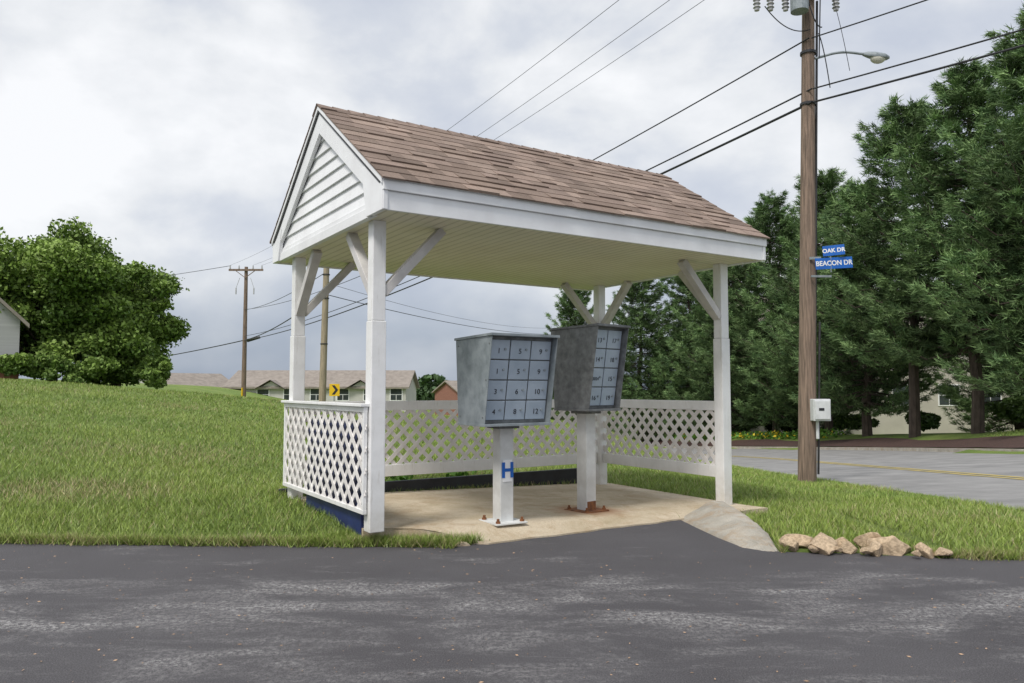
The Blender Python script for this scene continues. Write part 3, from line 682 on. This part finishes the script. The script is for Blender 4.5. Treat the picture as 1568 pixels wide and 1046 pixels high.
# ------------------------------------------------------------------ trees
def trunk(name,segs,mat,parent):
    b=B()
    for p,q,r1,r2 in segs: b.cyl(p,q,r1,r2,7)
    return b.obj(name,mat,parent,smooth=True)
def pine(x,y,top,R,seed,clear=.12):
    r=np.random.default_rng(seed);zb=gz(x,y);H=top-zb
    E=empty("pine_tree",(x,y,zb));segs=[];n=8
    pts=[(0,0,-.2)]+[(r.normal()*.06*i**.5,r.normal()*.06*i**.5,H*i/n*.97) for i in range(1,n+1)]
    for i in range(n): segs.append((pts[i],pts[i+1],.26*(1-i/n)+.03,.26*(1-(i+1)/n)+.02))
    cen=[];dirs=[];shade=[]
    z=H*clear
    while z<H*.985:
        t=(z/H-clear)/(1-clear)
        prof=(1-t)**.66*(.76+.36*math.sin(min(1,t*3.2)*math.pi/2))*.98
        nb=r.integers(5,8);a0=r.random()*6.28
        for k in range(nb):
            a=a0+k*6.28/nb+r.normal()*.25;L=max(.5,R*prof*r.uniform(.5,1.24));up=-.02+.40*t+r.normal()*.08
            ca,sa=math.cos(a),math.sin(a);zk=z+r.normal()*.12
            zf=lambda s:zk+L*(up*s+.24*s*s-.16*np.sin(s*3.14))
            pt=lambda s:(ca*L*s,sa*L*s,float(zf(s)))
            segs.append((pt(0),pt(.5),.05*(1-t)+.02,.03));segs.append((pt(.5),pt(.93),.03,.012))
            m=int(6+L*12)
            s=r.uniform(.12,1,m)**.72;fan=r.uniform(-1,1,m);lat=fan*.42*L*np.clip(1.1-s,.10,.62)*1.25
            P_=np.stack([ca*L*s-sa*lat,sa*L*s+ca*lat,zf(s)+r.normal(size=m)*.07+.10*np.abs(fan)*.5],1)
            cen.append(P_);d=np.stack([ca-sa*fan*1.0,sa+ca*fan*1.0,np.full(m,.42)],1);dirs.append(d)
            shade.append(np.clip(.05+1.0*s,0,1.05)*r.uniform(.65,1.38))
        z+=r.uniform(.46,.72)*(1 if t<.75 else .65)
    cen=np.concatenate(cen);dirs=np.concatenate(dirs);sh_=np.concatenate(shade);m=len(cen);K=15
    c=np.repeat(cen,K,0);d=np.repeat(dirs,K,0)+r.normal(size=(m*K,3))*.62;d/=np.linalg.norm(d,axis=1)[:,None]
    c=c+r.normal(size=c.shape)*[.09,.09,.045]
    l=r.uniform(.20,.40,m*K)[:,None];w=np.cross(d,r.normal(size=d.shape));w/=np.linalg.norm(w,axis=1)[:,None]+1e-9;w*=r.uniform(.016,.030,m*K)[:,None]
    P_=np.zeros((m*K,3,3));P_[:,0]=c-w;P_[:,1]=c+w;P_[:,2]=c+d*l
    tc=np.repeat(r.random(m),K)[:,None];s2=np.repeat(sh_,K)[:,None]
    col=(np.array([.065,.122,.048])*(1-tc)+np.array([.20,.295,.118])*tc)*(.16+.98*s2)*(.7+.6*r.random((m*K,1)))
    C=np.ones((m*K,3,4));C[:,:,:3]=col[:,None,:]
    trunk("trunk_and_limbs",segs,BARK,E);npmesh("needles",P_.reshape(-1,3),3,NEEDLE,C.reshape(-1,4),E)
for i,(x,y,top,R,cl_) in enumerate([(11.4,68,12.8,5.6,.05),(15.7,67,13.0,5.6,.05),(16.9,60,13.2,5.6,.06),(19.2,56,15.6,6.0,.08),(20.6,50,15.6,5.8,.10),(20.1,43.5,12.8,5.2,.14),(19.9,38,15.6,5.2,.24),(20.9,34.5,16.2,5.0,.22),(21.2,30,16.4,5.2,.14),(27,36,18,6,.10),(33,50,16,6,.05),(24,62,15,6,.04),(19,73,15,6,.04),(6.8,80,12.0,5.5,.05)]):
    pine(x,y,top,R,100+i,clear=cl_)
def broadleaf(name,x,y,top,R,seed,nb,zlow=.2,col=((.075,.135,.028),(.19,.28,.06)),leaf=.135,per=1500,trk=True):
    r=np.random.default_rng(seed);zb=gz(x,y);H=top-zb;E=empty(name,(x,y,zb));cz=(H+zlow)/2;hz=(H-zlow)/2
    cen=[];cc=[];segs=[((0,0,-.3),(0,0,H*.35),.28,.2)] if trk else []
    for k in range(nb):
        d=r.normal(size=3);d/=np.linalg.norm(d);rr=r.uniform(.35,.95);rb=r.uniform(.11,.26)*R
        p=np.array([d[0]*(R-rb)*rr/.88,d[1]*(R-rb)*rr/.88,cz+d[2]*(hz-rb*.8)*rr/.88])
        if trk: segs.append(((0,0,H*r.uniform(.12,.4)),tuple(p),.09,.02))
        n=int(per*(rb/(.20*R))**2);dd=r.normal(size=(n,3));dd/=np.linalg.norm(dd,axis=1)[:,None]
        rad=rb*(.4+.85*r.random(n)**.9)*(1+.35*np.sin(dd[:,0]*5+k)*np.sin(dd[:,1]*6)*np.sin(dd[:,2]*5+k))
        q=p+dd*rad[:,None]*[1.1,1.1,.75];cen.append(q)
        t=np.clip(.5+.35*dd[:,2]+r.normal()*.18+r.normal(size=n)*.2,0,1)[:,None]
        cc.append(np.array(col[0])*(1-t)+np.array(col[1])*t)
    cen=np.concatenate(cen);cc=np.concatenate(cc)*(.7+.6*r.random((len(cen),1)))
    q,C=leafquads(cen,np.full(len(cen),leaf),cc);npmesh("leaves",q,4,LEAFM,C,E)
    if trk: trunk("trunk_and_limbs",segs,BARK,E)
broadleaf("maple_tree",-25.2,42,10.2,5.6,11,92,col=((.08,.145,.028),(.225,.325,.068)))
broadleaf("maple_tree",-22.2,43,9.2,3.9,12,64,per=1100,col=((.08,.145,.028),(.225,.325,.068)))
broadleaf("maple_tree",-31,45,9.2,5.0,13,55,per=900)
broadleaf("shrub",-19.0,41,3.6,1.3,14,12,per=500,trk=False)
broadleaf("shrub",-21.8,38.5,3.2,2.0,15,14,per=500,trk=False)
broadleaf("shrub",-24.5,38.5,3.0,2.0,18,14,per=500,trk=False)
for i,(x,y,t_,R) in enumerate([(24.8,35.5,.9,1.6),(24.6,46,-.2,1.5),(23.2,52,-.4,1.9),(21,60,-.6,2.2),(28,41,.8,2.0),(31,45,.9,2.2)]):
    broadleaf("shrub",x,y,t_,R,30+i,12,per=450,trk=False,col=((.06,.11,.03),(.13,.20,.05)))
dc=[];dk=[]
for i in range(70):
    x=rng.uniform(-60,30);y=rng.uniform(150,190);zt=rng.uniform(-1,1.8)
    if -22<x<-14: zt+=2.2
    n=260;d=rng.normal(size=(n,3));d/=np.linalg.norm(d,axis=1)[:,None];dc.append(np.array([x,y,zt-2.5])+d*rng.uniform(2.2,3.4)*[1.2,1,1]);dk.append(np.array([.07,.12,.05])*(.6+.5*(d[:,2:3]+1)*.5+.2*rng.random((n,1))))
dc=np.concatenate(dc);q,C=leafquads(dc,np.full(len(dc),.9),np.concatenate(dk));npmesh("distant_tree_line",q,4,LEAFM,C)
n=1500;Yf=rng.uniform(46,68,n);Xf=roadnear(Yf)+rng.uniform(11.2,12.4,n);Zf=ground(Xf,Yf)+rng.uniform(.05,.4,n)
col=np.where(rng.random((n,1))<.16,np.array([[.75,.55,.04]]),np.array([[.12,.26,.04]]))
q,C=leafquads(np.stack([Xf,Yf,Zf],1),np.full(n,.14),col);npmesh("flower_bed",q,4,LEAFM,C)
# ------------------------------------------------------------------ sky & light
Wd=bpy.data.worlds.new("World");S.world=Wd;Wd.use_nodes=True;nt=Wd.node_tree
bg=nt.nodes['Background'];bg.inputs[1].default_value=.104
SUNEL,SUNAZ=math.radians(54),math.radians(212)
sky=nt.nodes.new('ShaderNodeTexSky');sky.sky_type='NISHITA';sky.sun_disc=False;sky.sun_elevation=SUNEL;sky.sun_rotation=SUNAZ;sky.dust_density=2
tc=nt.nodes.new('ShaderNodeTexCoord');mp=nt.nodes.new('ShaderNodeMapping');mp.inputs['Scale'].default_value=(1,1,1.5);mp.inputs['Location'].default_value=(.9,.4,.35);nt.links.new(tc.outputs['Generated'],mp.inputs[0])
n1=noise(nt,3.4,7,.52,mp.outputs[0],.15)
sp=nt.nodes.new('ShaderNodeSeparateXYZ');nt.links.new(tc.outputs['Generated'],sp.inputs[0])
lf=nt.nodes.new('ShaderNodeMath');lf.operation='MULTIPLY_ADD';nt.links.new(sp.outputs[0],lf.inputs[0]);lf.inputs[1].default_value=-.09;nt.links.new(n1,lf.inputs[2])
cl=ramp(nt,lf.outputs[0],[(.37,(5.9,6.35,7.3)),(.47,(7.0,7.35,8.0)),(.54,(8.4,8.6,8.9)),(.63,(9.8,9.9,10.1))])
n2=noise(nt,3.5,4,.5,mp.outputs[0])
ad=nt.nodes.new('ShaderNodeMath');ad.operation='MULTIPLY_ADD';nt.links.new(n2,ad.inputs[0]);ad.inputs[1].default_value=.22;nt.links.new(sp.outputs[2],ad.inputs[2])
hz=ramp(nt,ad.outputs[0],[(.11,0),(.27,1)])
c=mix(nt,hz,(2.9,3.5,4.5),cl)
c=mix(nt,.08,c,sky.outputs[0])
nt.links.new(c,bg.inputs[0])
sl=bpy.data.lights.new("sun",'SUN');sl.energy=2.8;sl.angle=math.radians(14);sl.color=(1,.96,.90)
so=link(bpy.data.objects.new("sun",sl))
dv=Vector((math.sin(SUNAZ)*math.cos(SUNEL),math.cos(SUNAZ)*math.cos(SUNEL),math.sin(SUNEL)));so.rotation_euler=dv.to_track_quat('Z','Y').to_euler()
S.view_settings.view_transform='Standard';S.view_settings.look='None';S.view_settings.exposure=0
cam=bpy.data.cameras.new("camera");cam.lens=26.9;cam.sensor_width=36;cam.clip_end=3000;cam.clip_start=.05
co=link(bpy.data.objects.new("camera",cam));co.location=(0,0,1.2);co.rotation_euler=(math.radians(90+3.52),0,0);S.camera=co
